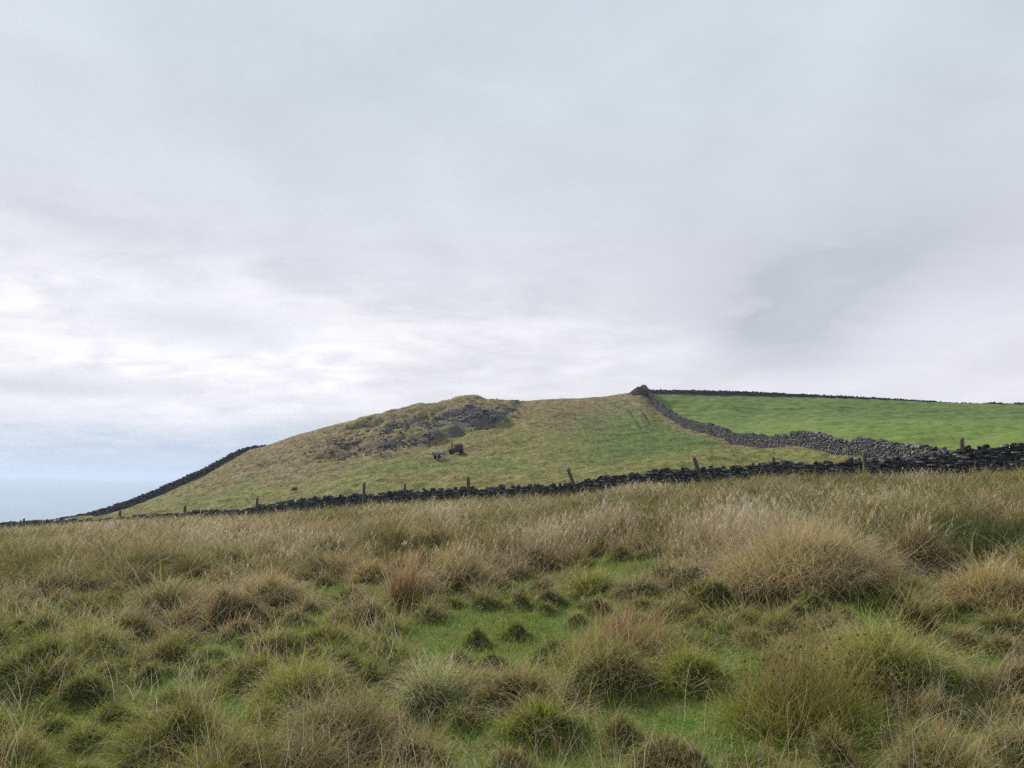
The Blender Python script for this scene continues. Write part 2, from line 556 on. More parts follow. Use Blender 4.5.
def mounds(x, y):
    """extra ground height from the tussock stools"""
    x = np.asarray(x, float); y = np.asarray(y, float)
    out = np.zeros(x.shape)
    wx_ = x + (fbm(x / .45, y / .45, 2, 2) - .5) * .26; wy_ = y + (fbm(x / .45, y / .45, 3, 2) - .5) * .26
    fx, fy, fo = wx_.ravel(), wy_.ravel(), out.ravel()
    ci, cj = (fx // 1.5).astype(int), (fy // 1.5).astype(int)
    key = (ci + 500) * 4000 + (cj + 500)
    order = np.argsort(key, kind='stable')
    ks, st = np.unique(key[order], return_index=True)
    st = np.append(st, len(order))
    for m_, k in enumerate(ks):
        ids = order[st[m_]:st[m_ + 1]]
        a, b = k // 4000 - 500, k % 4000 - 500
        ns = [q for da in (-1, 0, 1) for db in (-1, 0, 1) for q in _bc.get((a + da, b + db), ())]
        if not ns: continue
        ns = np.array(ns)
        d2 = (fx[ids][:, None] - bump_x[ns])**2 + (fy[ids][:, None] - bump_y[ns])**2
        v = bump_h[ns] * np.exp(-(d2 / (.80 * bump_r[ns])**2)**1.25)
        fo[ids] = v.max(1)
    edge = np.interp(np.clip(x / np.maximum(y, .6), -1.39, 1.39), T, tD0) - y
    return fo.reshape(x.shape) * (.45 + 1.1 * fbm(x / .30, y / .30, 6, 4)) * (.30 + .70 * sstep(edge, 1, 9))


# ------------------------------------------------------------------ ground sheets
def grid_mesh(name, X, Y, Z, mat, cols=None, mask=None):
    ny, nx = X.shape
    V = np.stack([X, Y, Z], -1).reshape(-1, 3)
    i = np.arange(ny - 1)[:, None] * nx + np.arange(nx - 1)[None]
    F = np.stack([i, i + 1, i + nx + 1, i + nx], -1).reshape(-1, 4)
    if mask is not None:
        F = F[mask.ravel()]
        used = np.unique(F); rm = np.full(len(V), -1); rm[used] = np.arange(len(used))
        V = V[used]; F = rm[F]
        if cols is not None: cols = cols.reshape(-1, 3)[used]
    elif cols is not None:
        cols = cols.reshape(-1, 3)
    return mesh_obj(name, V, F, mat, cols=cols, smooth_=True)


xs = np.concatenate([-np.geomspace(110, 14.2, 60), np.linspace(-14, 14, 420), np.geomspace(14.2, 110, 60)])
ys = np.concatenate([np.linspace(-30, 1.8, 30), 2 + np.cumsum(np.linspace(.05, .26, 540))])
ys = ys[ys < 84]
X, Y = np.meshgrid(xs, ys)
tt_ = np.clip(X / np.maximum(Y, .6), -1.39, 1.39)
Dm = np.interp(tt_, T, tD0)
MZ = mounds(X, Y)
Z = land(X, Y) + MZ
Xc, Yc = (X[1:, 1:] + X[:-1, :-1]) / 2, (Y[1:, 1:] + Y[:-1, :-1]) / 2
inside = Yc < np.interp(np.clip(Xc / np.maximum(Yc, .6), -1.39, 1.39), T, tD0) + .15
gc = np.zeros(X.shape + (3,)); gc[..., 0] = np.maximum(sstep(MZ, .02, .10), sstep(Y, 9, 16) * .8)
tag(grid_mesh('ground', X, Y, Z, M_TURF, gc, inside), kind='structure')

# second wall line (runs up the hill): depth -> sideways position
W2 = np.array([(19.2, 33.9), (20.6, 40), (21.9, 46), (22.7, 52), (23.4, 62), (23.9, 70), (24.3, 78), (24.4, 88), (24.5, 99), (24.6, 115), (24.7, 125), (25.0, 133), (24.9, 140), (24.8, 146)])


def w2x(y):
    return np.interp(y, W2[:, 1], W2[:, 0])


tg = np.concatenate([np.linspace(-1.38, -.72, 60)[:-1], np.linspace(-.72, .72, 620), np.linspace(.72, 1.38, 60)[1:]])
sg = np.concatenate([np.linspace(0, 1, 230), 1 + np.linspace(.01, .16, 20), 1.17 + np.geomspace(.02, 2.2, 40)])
TG, SG = np.meshgrid(tg, sg)
D0g, D1g = np.interp(TG, T, tD0) - .12, np.interp(TG, T, tD1)
Yg = D0g + (D1g - D0g) * SG
Xg = TG * Yg
Zg = land(Xg, Yg)
_px, _py = project(Xg, Yg, land(Xg, Yg, False))
def px_line(px, py, pts, wd):
    d_ = np.full(px.shape, 1e9)
    for (ax, ay), (bx_, by_) in zip(pts[:-1], pts[1:]):
        u = np.clip(((px - ax) * (bx_ - ax) + (py - ay) * (by_ - ay)) / ((bx_ - ax)**2 + (by_ - ay)**2), 0, 1)
        d_ = np.minimum(d_, np.hypot(px - ax - u * (bx_ - ax), (py - ay - u * (by_ - ay)) * 1.3))
    return np.exp(-(d_ / wd)**2)


# two worn, sunken ways that swing down from the cairn beside the wall
trk = px_line(_px, _py, [(592, 398.5), (608, 400.5), (620, 405), (629, 411), (636, 419), (642, 429)], 1.5) * 1.0
trk += px_line(_px, _py, [(618, 397), (630, 401), (638, 407), (645, 415), (651, 424)], 1.4) * .8
trk += px_line(_px, _py, [(548, 402), (575, 401), (598, 404), (612, 410), (622, 420)], 1.3) * .45
trk = trk * sstep(436 - _py, 0, 16) * (Yg > 70) * (.6 + .6 * fbm(Xg / 2, Yg / 3, 4, 2))
Zg = Zg - trk * .42 * sstep(1 - SG, 0, .06)
Zg = Zg + ((fbm(Xg / 1.3, Yg / 1.0, 3, 3) - .5) * .42) * sstep(SG, 0, .05)
PX, PY = project(Xg, Yg, land(Xg, Yg, False))
PXn = PX + (fbm(Xg / 6, Yg / 6, 1, 3) - .5) * 30
PYn = PY + (fbm(Xg / 6, Yg / 6, 2, 3) - .5) * 14
scree = quarry(Xg, Yg, Zg)
# straw on the upper slopes, greener near the wall, lush strip up by the second wall
lowedge = np.interp(PX, [0, 120, 257, 364, 468, 568, 694, 830], [528, 515, 503, 488, 480, 476, 461, 452])
up = lowedge - PYn
straw = sstep(up, 8 + 12 * sstep(PX, 300, 480), 46 + 26 * sstep(PX, 380, 520)) * .85
lush = sstep(PXn, 520, 640) * sstep(up, 2, 14) * sstep(PY, 404, 424) * .9
lush = np.maximum(lush, np.exp(-((PXn - 440) / 90)**2 - ((PYn - 470) / 5)**2) * .7)
lush = np.maximum(lush, np.exp(-((PX - np.interp(PY, [396, 400, 405, 415, 425, 440], [580, 604, 620, 634, 640, 655])) / 5.5)**2) * sstep(PY, 397, 399) * (PY < 445) * .95)
lush = np.maximum(lush, np.exp(-((PX - np.interp(PY, [466, 475, 490], [262, 250, 240])) / 6)**2) * sstep(PY, 462, 470) * (PY < 492) * .5)
lush = np.maximum(lush, np.exp(-((PX - (275 + (480 - PY) * .8)) / 2.5)**2) * (PY < 488) * sstep(PY, 455, 465) * .5)
fringe = np.exp(-((w2x(Yg) - .9 - Xg) / 1.3)**2) * sstep(Yg, 55, 65)
straw = np.maximum(straw, sstep(up, 6, 30) * sstep(420 - PX, 0, 120)); straw = np.maximum(straw, fringe); lush = lush * (1 - fringe)
cols = np.stack([scree, lush, straw], -1)
Xc, Yc = (Xg[1:, 1:] + Xg[:-1, :-1]) / 2, (Yg[1:, 1:] + Yg[:-1, :-1]) / 2
Sc = (SG[1:, 1:] + SG[:-1, :-1]) / 2
fm = (Xc > w2x(Yc)) & (Sc < 1.012)
tag(grid_mesh('hill', Xg, Yg, Zg, M_HILL, cols, ~fm), kind='structure')
fc = cols.copy()
fc[..., 0] = sstep(418 - PY + (fbm(Xg / 10, Yg / 5, 5, 3) - .5) * 7, -4, 3) * (.6 + .4 * sstep(PX, 660, 800))  # upper slope's duller light painted in as a darker green band
tag(grid_mesh('field', Xg, Yg, Zg, M_FIELD, fc, fm), kind='structure')

# the far valley and its low hills
rr = np.concatenate([[0], np.geomspace(200, 30000, 70)])
aa = np.linspace(0, 2 * math.pi, 241)
A, R = np.meshgrid(aa, rr)
Xv, Yv = R * np.sin(A), R * np.cos(A)
Zv = -264 + sstep(R, 1500, 4000) * (fbm(Xv / 1600, Yv / 1600, 3, 4) - .35) * 110 + sstep(R, 4200, 7200) * (195 + 190 * (fbm(Xv / 2600, Yv / 2600, 1, 4) - .5))
Zv = np.minimum(Zv, -2 - R * .0006)
tag(grid_mesh('valley', Xv, Yv, Zv, mat_valley()), kind='structure')


# ------------------------------------------------------------------ stones
CUBE = np.array([(x, y, z) for z in (-1, 1) for x, y in ((-1, -1), (1, -1), (1, 1), (-1, 1))], float)
CF = np.array([(0, 3, 2, 1), (4, 5, 6, 7), (0, 1, 5, 4), (1, 2, 6, 5), (2, 3, 7, 6), (3, 0, 4, 7)])


def stones(c, half, yaw, tilt, roll, jit=.14, rng=RNG):
    """many rough stones: centre, half size, turn -> verts, faces"""
    n = len(c)
    v = CUBE[None] * half[:, None, :]
    # knock the corners about so that no stone is a box
    v = v * (1 + rng.uniform(-jit * 1.6, jit * .4, v.shape))
    cr, sr = np.cos(roll)[:, None], np.sin(roll)[:, None]
    x, z = v[..., 0] * cr + v[..., 2] * sr, -v[..., 0] * sr + v[..., 2] * cr
    y = v[..., 1]
    ct, st_ = np.cos(tilt)[:, None], np.sin(tilt)[:, None]
    y, z = y * ct - z * st_, y * st_ + z * ct
    cy, sy = np.cos(yaw)[:, None], np.sin(yaw)[:, None]
    x, y = x * cy - y * sy, x * sy + y * cy
    V = np.stack([x, y, z], -1) + c[:, None, :]
    F = CF[None] + (np.arange(n) * 8)[:, None, None]
    return V.reshape(-1, 3), F.reshape(-1, 4)


def stone_tints(n, rng, light=.12, base=(.085, .088, .098)):
    g = rng.lognormal(0, .42, n)
    c = np.array(base)[None] * g[:, None]
    c *= 1 + rng.uniform(-.08, .08, (n, 3))
    p = rng.random(n) < light
    c[p] = np.array((.25, .255, .26))[None] * rng.uniform(.7, 1.2, (p.sum(), 1))
    return np.clip(c, .015, .34)


def build_wall(name, path, hfun, label, cat, stone=(.34, .125), thick=.46, seed=1, base=(.085, .088, .098), sink=.25, gaps=0.0, rugged=.12):
    """dry stone wall: courses of rough stones over a rubble core, with a ragged top"""
    rng = np.random.default_rng(seed)
    P = np.asarray(path, float)
    L = np.concatenate([[0], np.cumsum(np.hypot(*np.diff(P, axis=0).T))])
    tot = L[-1]
    px_ = lambda s: np.interp(s, L, P[:, 0])
    py_ = lambda s: np.interp(s, L, P[:, 1])
    cs, hs, yaws, tilts, rolls = [], [], [], [], []
    sw, sh = stone
    top = lambda s: hfun(s / tot) + (fbm(s / 1.6, s * 0 + seed, seed, 4) - .5) * 2 * rugged
    ncourse = int(2.0 / sh)
    for side in (-1, 1):
        for k in range(ncourse):
            n = int(tot / sw * 1.2)
            wv = rng.uniform(.55, 1.55, n) * sw
            s = np.cumsum(wv) - wv / 2
            ok = s < tot; s, wv = s[ok], wv[ok]
            zr = (k + .5) * sh - sink
            ht = top(s)
            ok = zr + sh * .3 < ht
            s, wv, ht = s[ok], wv[ok], ht[ok]
            if not len(s): continue
            X_, Y_ = px_(s), py_(s)
            dx_, dy_ = px_(s + .3) - px_(s - .3), py_(s + .3) - py_(s - .3)
            l_ = np.hypot(dx_, dy_) + 1e-9
            nx_, ny_ = -dy_ / l_, dx_ / l_
            bat = thick * .5 * (1.12 - .30 * np.clip(zr / 1.3, 0, 1))
            off = side * (bat - .12) + rng.normal(0, .028, len(s))
            z = land(X_, Y_) + zr + rng.normal(0, .012, len(s))
            cs.append(np.stack([X_ + nx_ * off, Y_ + ny_ * off, z], -1))
            hs.append(np.stack([wv * .49, rng.uniform(.11, .19, len(s)), sh * rng.uniform(.40, .60, len(s))], -1))
            yaws.append(np.arctan2(dy_, dx_) + rng.normal(0, .07, len(s)))
            tilts.append(rng.normal(0, .07, len(s))); rolls.append(rng.normal(0, .05, len(s)) + np.interp(s, L[:-1], np.zeros(len(L) - 1)))
    # coping stones, set on edge and leaning, with some missing
    n = int(tot / (sw * .55))
    s = np.sort(rng.uniform(0, tot, n))
    s = s[rng.random(len(s)) > gaps]
    X_, Y_ = px_(s), py_(s)
    dx_, dy_ = px_(s + .3) - px_(s - .3), py_(s + .3) - py_(s - .3)
    z = land(X_, Y_) + top(s) + rng.uniform(-.04, .06, len(s))
    cs.append(np.stack([X_, Y_, z], -1) + np.pad(rng.normal(0, .05, (len(s), 2)), ((0, 0), (0, 1))))
    hs.append(np.stack([rng.uniform(.05, .15, len(s)), rng.uniform(.12, .20, len(s)), rng.uniform(.04, .10, len(s))], -1))
    yaws.append(np.arctan2(dy_, dx_) + rng.normal(0, .3, len(s)))
    tilts.append(rng.normal(0, .2, len(s))); rolls.append(rng.normal(0, .45, len(s)))
    c, h = np.concatenate(cs), np.concatenate(hs)
    V, F = stones(c, h, np.concatenate(yaws), np.concatenate(tilts), np.concatenate(rolls), .12, rng)
    cl = np.repeat(stone_tints(len(c), rng, base=base), 8, 0)
    # rubble core
    s = np.arange(0, tot, .4)
    X_, Y_ = px_(s), py_(s)
    dx_, dy_ = px_(s + .3) - px_(s - .3), py_(s + .3) - py_(s - .3)
    l_ = np.hypot(dx_, dy_) + 1e-9
    nx_, ny_ = -dy_ / l_, dx_ / l_
    g = land(X_, Y_)
    w_ = thick * .5 - .15
    ring = [np.stack([X_ + nx_ * q, Y_ + ny_ * q, g + z_], -1) for q, z_ in ((-w_, -sink), (w_, -sink), (w_ * .7, top(s) - .06), (-w_ * .7, top(s) - .06))]
    cv_ = np.stack(ring, 1).reshape(-1, 3)
    i = np.arange(len(s) - 1)[:, None] * 4
    fs = [np.stack([i[:, 0] + a, i[:, 0] + b, i[:, 0] + 4 + b, i[:, 0] + 4 + a], -1) for a, b in ((0, 1), (1, 2), (2, 3), (3, 0))]
    fs.append(np.array([(0, 3, 2, 1), tuple(len(cv_) - 4 + q for q in (0, 1, 2, 3))]))
    cf = np.concatenate(fs) + len(V)
    V = np.concatenate([V, cv_]); F = np.concatenate([F, cf])
    cl = np.concatenate([cl, np.full((len(cv_), 3), .035)])
    o = mesh_obj(name, V, F, M_WALL, cols=cl)
    return tag(o, label, cat)


# near wall
pt = np.linspace(-.98, 1.05, 160)
pD = np.interp(pt, T, tD0)
h1 = np.interp(pt, t_w1, W1[:, 3])
p1 = np.stack([pt * pD, pD], -1)
Ls = np.concatenate([[0], np.cumsum(np.hypot(*np.diff(p1, axis=0).T))])
build_wall('stone_wall', p1, lambda s: np.interp(s, Ls / Ls[-1], h1) * .90, 'long dark dry stone wall along the near edge of the hill, behind the rough straw grass', 'wall',
           stone=(.30, .075), seed=3, gaps=.3, rugged=.11, base=(.082, .084, .094))
# wall up the hill
build_wall('stone_wall', W2, lambda s: np.interp(s, [0, .06, .15, .3, .5, 1], [1.3, 1.15, 1.1, 1.15, 1.2, 1.2]),
           'grey dry stone wall climbing the hill between the pasture slope and the bright green field', 'wall',
           stone=(.32, .07), seed=5, base=(.105, .108, .118), rugged=.13, gaps=.35)
# wall along the crest of the field
w3px = np.array([648, 690, 750, 800, 850, 900, 950, 985, 993, 1003, 1012, 1024, 1100, 1250])
w3top = np.array([389.3, 389.8, 391.3, 393.6, 396.0, 398.6, 402.0, 403.6, 401.6, 403.2, 402.8, 402.4, 404.5, 408])
t3, e3 = ray(w3px, w3top)
tt3 = np.linspace(t3[0], t3[-1], 90)
D3 = np.interp(tt3, T, tD1) + .8
p3 = np.stack([tt3 * D3, D3], -1)
h3 = np.clip(EYE + D3 * np.interp(tt3, t3, e3) - land(p3[:, 0], p3[:, 1]) - .08, .12, .85)
L3 = np.concatenate([[0], np.cumsum(np.hypot(*np.diff(p3, axis=0).T))])
build_wall('stone_wall', p3, lambda s: np.interp(s, L3 / L3[-1], h3), 'thin dark stone wall along the skyline at the top of the bright green field', 'wall',
           stone=(.45, .11), seed=8, base=(.070, .073, .085), rugged=.04, sink=.5, gaps=.4)
# wall down the left edge
w4px = np.array([-300, -100, 0, 51, 76, 102, 127, 152, 178, 203, 228, 245, 256, 266])
w4top = np.array([560, 536, 522.5, 519, 515, 509, 500.5, 491, 479.5, 469, 455, 447.5, 445.8, 444.8])
t4, e4 = ray(w4px, w4top)
tt4 = np.linspace(t4[0], t4[-1], 110)
D4 = np.interp(tt4, T, tD1) - .4
p4 = np.stack([tt4 * D4, D4], -1)
h4 = np.clip(EYE + D4 * np.interp(tt4, t4, e4) - land(p4[:, 0], p4[:, 1]), .2, 1.5)
L4 = np.concatenate([[0], np.cumsum(np.hypot(*np.diff(p4, axis=0).T))])
build_wall('stone_wall', p4, lambda s: np.interp(s, L4 / L4[-1], h4), 'dark stone wall running down the far left edge of the hill against the pale valley', 'wall',
           stone=(.45, .11), seed=9, base=(.100, .106, .125), rugged=.015, sink=.5, gaps=.8)


# ------------------------------------------------------------------ heaps and loose stone
def heap(name, px, py, rx, ry, h, n, size, label, cat, seed, base=(.08, .082, .092), depth=None):
    rng = np.random.default_rng(seed)
    if depth is None:
        x0, y0 = hit(px, py)
    else:
        t, e = ray(px, py); x0, y0 = float(t * depth), depth
    th = rng.uniform(0, 2 * math.pi, n); r = np.sqrt(rng.random(n))
    x, y = x0 + rx * r * np.cos(th), y0 + ry * r * np.sin(th)
    z = land(x, y) + h * (1 - r**2.2) * rng.uniform(.78, 1.0, n)
    sz = size * rng.uniform(.5, 1.3, (n, 3)) * np.array((1, .8, .5))
    V, F = stones(np.stack([x, y, z], -1), sz, rng.uniform(0, 6.3, n), rng.normal(0, .3, n), rng.normal(0, .3, n), .3, rng)
    cl = np.repeat(stone_tints(n, rng, base=base), 8, 0)
    # solid earth core below the stones
    na, nr = 28, 8
    core = [(x0, y0, float(land(x0, y0)) + h * .9)]
    for k in range(1, nr + 1):
        q = k / nr
        a_ = np.linspace(0, 2 * math.pi, na, endpoint=False)
        cx_, cy_ = x0 + rx * q * np.cos(a_), y0 + ry * q * np.sin(a_)
        core += list(zip(cx_, cy_, land(cx_, cy_) + h * .9 * (1 - q**2.2) - (.15 if k == nr else 0)))
    core = np.array(core); b0 = len(V)
    fs = []
    for k in range(1, nr):
        for j in range(na):
            j2 = (j + 1) % na
            fs.append((b0 + 1 + (k - 1) * na + j, b0 + 1 + k * na + j, b0 + 1 + k * na + j2, b0 + 1 + (k - 1) * na + j2))
    for j in range(0, na, 2):
        fs.append((b0, b0 + 1 + j, b0 + 1 + (j + 1) % na, b0 + 1 + (j + 2) % na))
    V = np.concatenate([V, core]); F = np.concatenate([F, np.array(fs)])
    cl = np.concatenate([cl, np.tile((.10, .088, .055), (len(core), 1))])
    return tag(mesh_obj(name, V, F, M_SCREE, cols=cl), label, cat)


heap('stone_cairn', 640, 391, 1.9, 2.0, 1.15, 260, .16, 'low domed stone cairn on the skyline where the hill walls meet', 'cairn', 21, base=(.085, .075, .065), depth=140.5)
heap('boulder', 457, 402, .22, .2, .45, 9, .20, 'small upright boulder on the quarry skyline', 'boulder', 22, depth=144.5)
heap('rubble_heap', 294, 490, .26, .2, .22, 16, .10, 'tiny dark pile of stones on the lower left pasture slope', 'rubble', 24, base=(.05, .05, .055))


def post_geo(h, r, rng):
    """a split, weathered post: tapering, uneven section with a slanted top"""
    k, rings = 8, 9
    V = []
    ph = rng.uniform(.8, 1.2, k)
    for i in range(rings):
        q = i / (rings - 1)
        for j in range(k):
            a = 2 * math.pi * j / k
            rr_ = r * ph[j] * (1.06 - .16 * q) * (1 + rng.uniform(-.05, .05))
            x = math.copysign(abs(math.cos(a))**.6, math.cos(a)) * rr_
            y = math.copysign(abs(math.sin(a))**.6, math.sin(a)) * rr_
            V.append((x + .02 * math.sin(q * 3), y, q * h + (.05 * x / r if i == rings - 1 else 0)))
    F = [(i * k + j, i * k + (j + 1) % k, (i + 1) * k + (j + 1) % k, (i + 1) * k + j) for i in range(rings - 1) for j in range(k)]
    t0 = (rings - 1) * k
    F += [(t0, t0 + 1, t0 + 2, t0 + 3), (t0, t0 + 3, t0 + 4, t0 + 7), (t0 + 4, t0 + 5, t0 + 6, t0 + 7)]
    F += [(3, 2, 1, 0), (7, 4, 3, 0), (7, 6, 5, 4)]
    return np.array(V), np.array(F)



def boxes(lst, rng, jit=.03):
    """slightly knocked-about boxes (centre, half size, roll) as one mesh"""
    c = np.array([q[0] for q in lst], float); h = np.array([q[1] for q in lst], float)
    return stones(c, h, np.zeros(len(lst)), np.zeros(len(lst)), np.array([q[2] if len(q) > 2 else 0 for q in lst], float), jit, rng)


def wheel(r, wd, k=14):
    V = [(r * math.cos(a), y, r * math.sin(a)) for y in (-wd, wd) for a in np.linspace(0, 2 * math.pi, k, endpoint=False)]
    V += [(r * .55 * math.cos(a), y * .6, r * .55 * math.sin(a)) for y in (-wd, wd) for a in np.linspace(0, 2 * math.pi, k, endpoint=False)]
    F = []
    for j in range(k):
        j2 = (j + 1) % k
        F += [(j, j2, k + j2, k + j), (2 * k + j, 2 * k + j2, j2, j), (k + j, k + j2, 3 * k + j2, 3 * k + j), (3 * k + j, 3 * k + j2, 4 * k + 1, 4 * k + 1), (2 * k + j2, 2 * k + j, 4 * k, 4 * k)]
    V += [(0, -wd * .8, 0), (0, wd * .8, 0)]
    F = [f for f in F if f[2] != f[3]] + [(2 * k + j, 2 * k + (j + 1) % k, 2 * k + (j + 2) % k, 4 * k) for j in range(0, k, 2)] + [(3 * k + (j + 2) % k, 3 * k + (j + 1) % k, 3 * k + j, 4 * k + 1) for j in range(0, k, 2)]
    return np.array(V), np.array(F)


def plain(name, c, rough=.8):
    m, s = new_mat(name)
    pos = s.n('ShaderNodeTexCoord').outputs['Object']
    n = s.noise(pos, 9, 5, .65)
    col = s.mix(s.ss(n, .45, .65), c, tuple(q * .55 + w_ for q, w_ in zip(c, (.035, .018, .008))))
    return finish(m, s, col, rough, n, .3, .01)


M_DARK, M_GREY, M_TYRE = plain('dark_painted_metal', (.065, .062, .078)), plain('weathered_grey_metal', (.23, .24, .255)), plain('old_rubber', (.025, .025, .028))


def machine():
    rg = np.random.default_rng(31)
    x0, y0 = hit(456.5, 454.5)
    g0 = float(land(x0, y0)); sl = math.atan((float(land(x0 + 1, y0)) - float(land(x0 - 1, y0))) / 2)
    root = bpy.data.objects.new('site_dumper', None); COL.objects.link(root)
    root.location = (x0, y0, g0 + .02); root.rotation_euler = (0, -sl, 0); root.scale = (1.15, 1.15, 1.2)
    tag(root, 'small dark derelict vehicle with an upright pipe on the hillside below the quarry stones', 'vehicle')
    mk = lambda n, l, m, j=.03, par=root: mesh_obj(n, *boxes(l, rg, j), m, par)
    mk('chassis', [((0, 0, .34), (.66, .26, .16)), ((-.52, 0, .40), (.17, .26, .06))], M_DARK)
    mk('engine_cover', [((.27, 0, .58), (.38, .26, .21)), ((.27, 0, .80), (.34, .22, .02))], M_DARK)
    mk('hood_panel', [((.22, 0, .835), (.22, .18, .012))], M_GREY)
    mk('seat', [((-.14, 0, .50), (.12, .16, .04)), ((-.03, 0, .62), (.03, .16, .12), .15)], M_TYRE)
    V, F = post_geo(.80, .055, rg)
    mesh_obj('upright_pipe', V, F, M_DARK, root).location = (-.33, -.05, .36)
    mk('cross_bar', [((-.22, -.05, .80), (.14, .025, .025))], M_DARK)
    V, F = wheel(.21, .09); w0 = None
    for sx in (-.42, .45):
        for sy in (-.36, .36):
            w1 = mesh_obj('wheel', V, F, M_TYRE, root) if w0 is None else w0.copy()
            if w0 is None: w0 = w1
            else: COL.objects.link(w1); w1.parent = root
            w1.location = (sx, sy, .19)
    # trailer hitched on the left, a thing of its own
    x1, y1 = hit(438, 459)
    g1 = float(land(x1, y1))
    tr = bpy.data.objects.new('trailer', None); COL.objects.link(tr)
    tr.location = (x1, y1, g1 + .02); tr.rotation_euler = (0, -sl, math.atan2(y0 - y1, x0 - x1) * .5); tr.scale = (1.05, 1.05, 1.3)
    tag(tr, 'low grey tray trailer hitched to the left of the small dark derelict vehicle', 'trailer')
    mk('tray', [((0, 0, .30), (.62, .34, .03)), ((0, -.33, .40), (.62, .025, .10)), ((0, .33, .40), (.62, .025, .10)), ((-.60, 0, .42), (.025, .34, .12), -.2), ((.60, 0, .40), (.025, .34, .10), .1)], M_GREY, .03, tr)
    mk('load', [((-.2, 0, .40), (.30, .26, .12), .1), ((.26, .05, .40), (.26, .22, .09), -.1)], M_GREY, .2, tr)
    mk('drawbar', [((.86, 0, .26), (.30, .03, .03))], M_DARK, .03, tr)
    V, F = wheel(.15, .07)
    for sy in (-.42, .42):
        mesh_obj('wheel', V, F, M_TYRE, tr).location = (-.08, sy, .15)


machine()

# fence posts beside the near wall: column, row of top, offset from wall line, lean (deg sideways), width, label
POSTS = [
    (24, 519.5, -.8, 0, .07, 'short dark fence post furthest left, barely clear of the grass'),
    (120, 512, -.8, 2, .075, 'leftmost tall fence post, where the far dark wall meets the grass'),
    (185, 507, -.8, -1, .08, 'fence post standing just left of where the near stone wall appears'),
    (257, 499, -.8, 0, .08, 'tall straight fence post at the left end of the visible near wall'),
    (364, 484, -.8, 1, .075, 'fence post rising well above the near wall, below the left slope'),
    (405, 485, .7, 0, .07, 'low fence post behind the near wall, left of the one below the small dark vehicle'),
    (468, 478.5, -.8, -2, .085, 'straight fence post at the near wall, almost below the small dark vehicle'),
    (567.5, 470, -.8, -20, .085, 'fence post leaning strongly left at the middle of the near wall'),
    (693.5, 457.5, -.8, -18, .085, 'fence post leaning left below the top corner of the green field'),
    (773, 457.5, .8, -6, .07, 'stubby fence post peeping over the near wall on the right'),
    (864.5, 452, -.85, 1, .085, 'dark upright post standing in front of the near wall on the right'),
    (961.5, 438.5, .85, 0, .085, 'fence post beyond the wall against the bright green field, furthest right'),
]
for i, (px, top, off, lean, r, lab) in enumerate(POSTS):
    t = float(ray(px, top)[0])
    D = float(np.interp(t, T, tD0)) + off
    e = float(ray(px, top)[1])
    ztop = EYE + D * e
    # where the foot is, following the lean
    g = float(land(t * D, D))
    h = (ztop - g)
    foot_x = t * D - math.tan(rad(lean)) * h
    g = float(land(foot_x, D))
    h = (ztop - g) / math.cos(rad(lean))
    V, F = post_geo(h + .3 + (.08 if px < 600 else 0), r * 1.15, np.random.default_rng(60 + i))
    V = V - np.array((0, 0, .3))
    o = mesh_obj('fence_post', V, F, M_WOOD)
    o.location = (foot_x, D, g)
    o.rotation_euler = (0, rad(lean), random.uniform(0, 1) if not lean else 0)
    tag(o, lab, 'fence post', 'fence posts along the near stone wall')

# quarry spoil: loose stones lying over the slope
rng = np.random.default_rng(41)
n = 60000
px = rng.uniform(298, 530, n)
s_ = rng.uniform(.25, 1.02, n)
tq = ray(px, 425)[0]
d0q, d1q = np.interp(tq, T, tD0), np.interp(tq, T, tD1)
yq = d0q + (d1q - d0q) * s_; xq = tq * yq
zq = land(xq, yq)
kq = rng.random(n) < quarry(xq, yq, zq)** 1.2 * .80 * (.10 + 1.3 * sstep(fbm(xq / 2.2, yq / 2.2, 2, 3), .35, .62))
xq, yq, zq = xq[kq], yq[kq], zq[kq]
n = len(xq); print('scree', n)
sz = (rng.lognormal(-2.05, .5, n)[:, None] * rng.uniform(.7, 1.3, (n, 3))) * np.array((1, .8, .5))
sz = np.minimum(sz, .36)
V, F = stones(np.stack([xq, yq, zq - sz[:, 2] * .15], -1), sz, rng.uniform(0, 6.3, n), rng.normal(0, .35, n), rng.normal(0, .35, n), .3, rng)
tag(mesh_obj('scree', V, F, M_SCREE, cols=np.repeat(stone_tints(n, rng, .12, (.132, .126, .122)), 8, 0)),
    'loose grey quarry stones spilling down the upper slope', 'scree', kind='stuff')


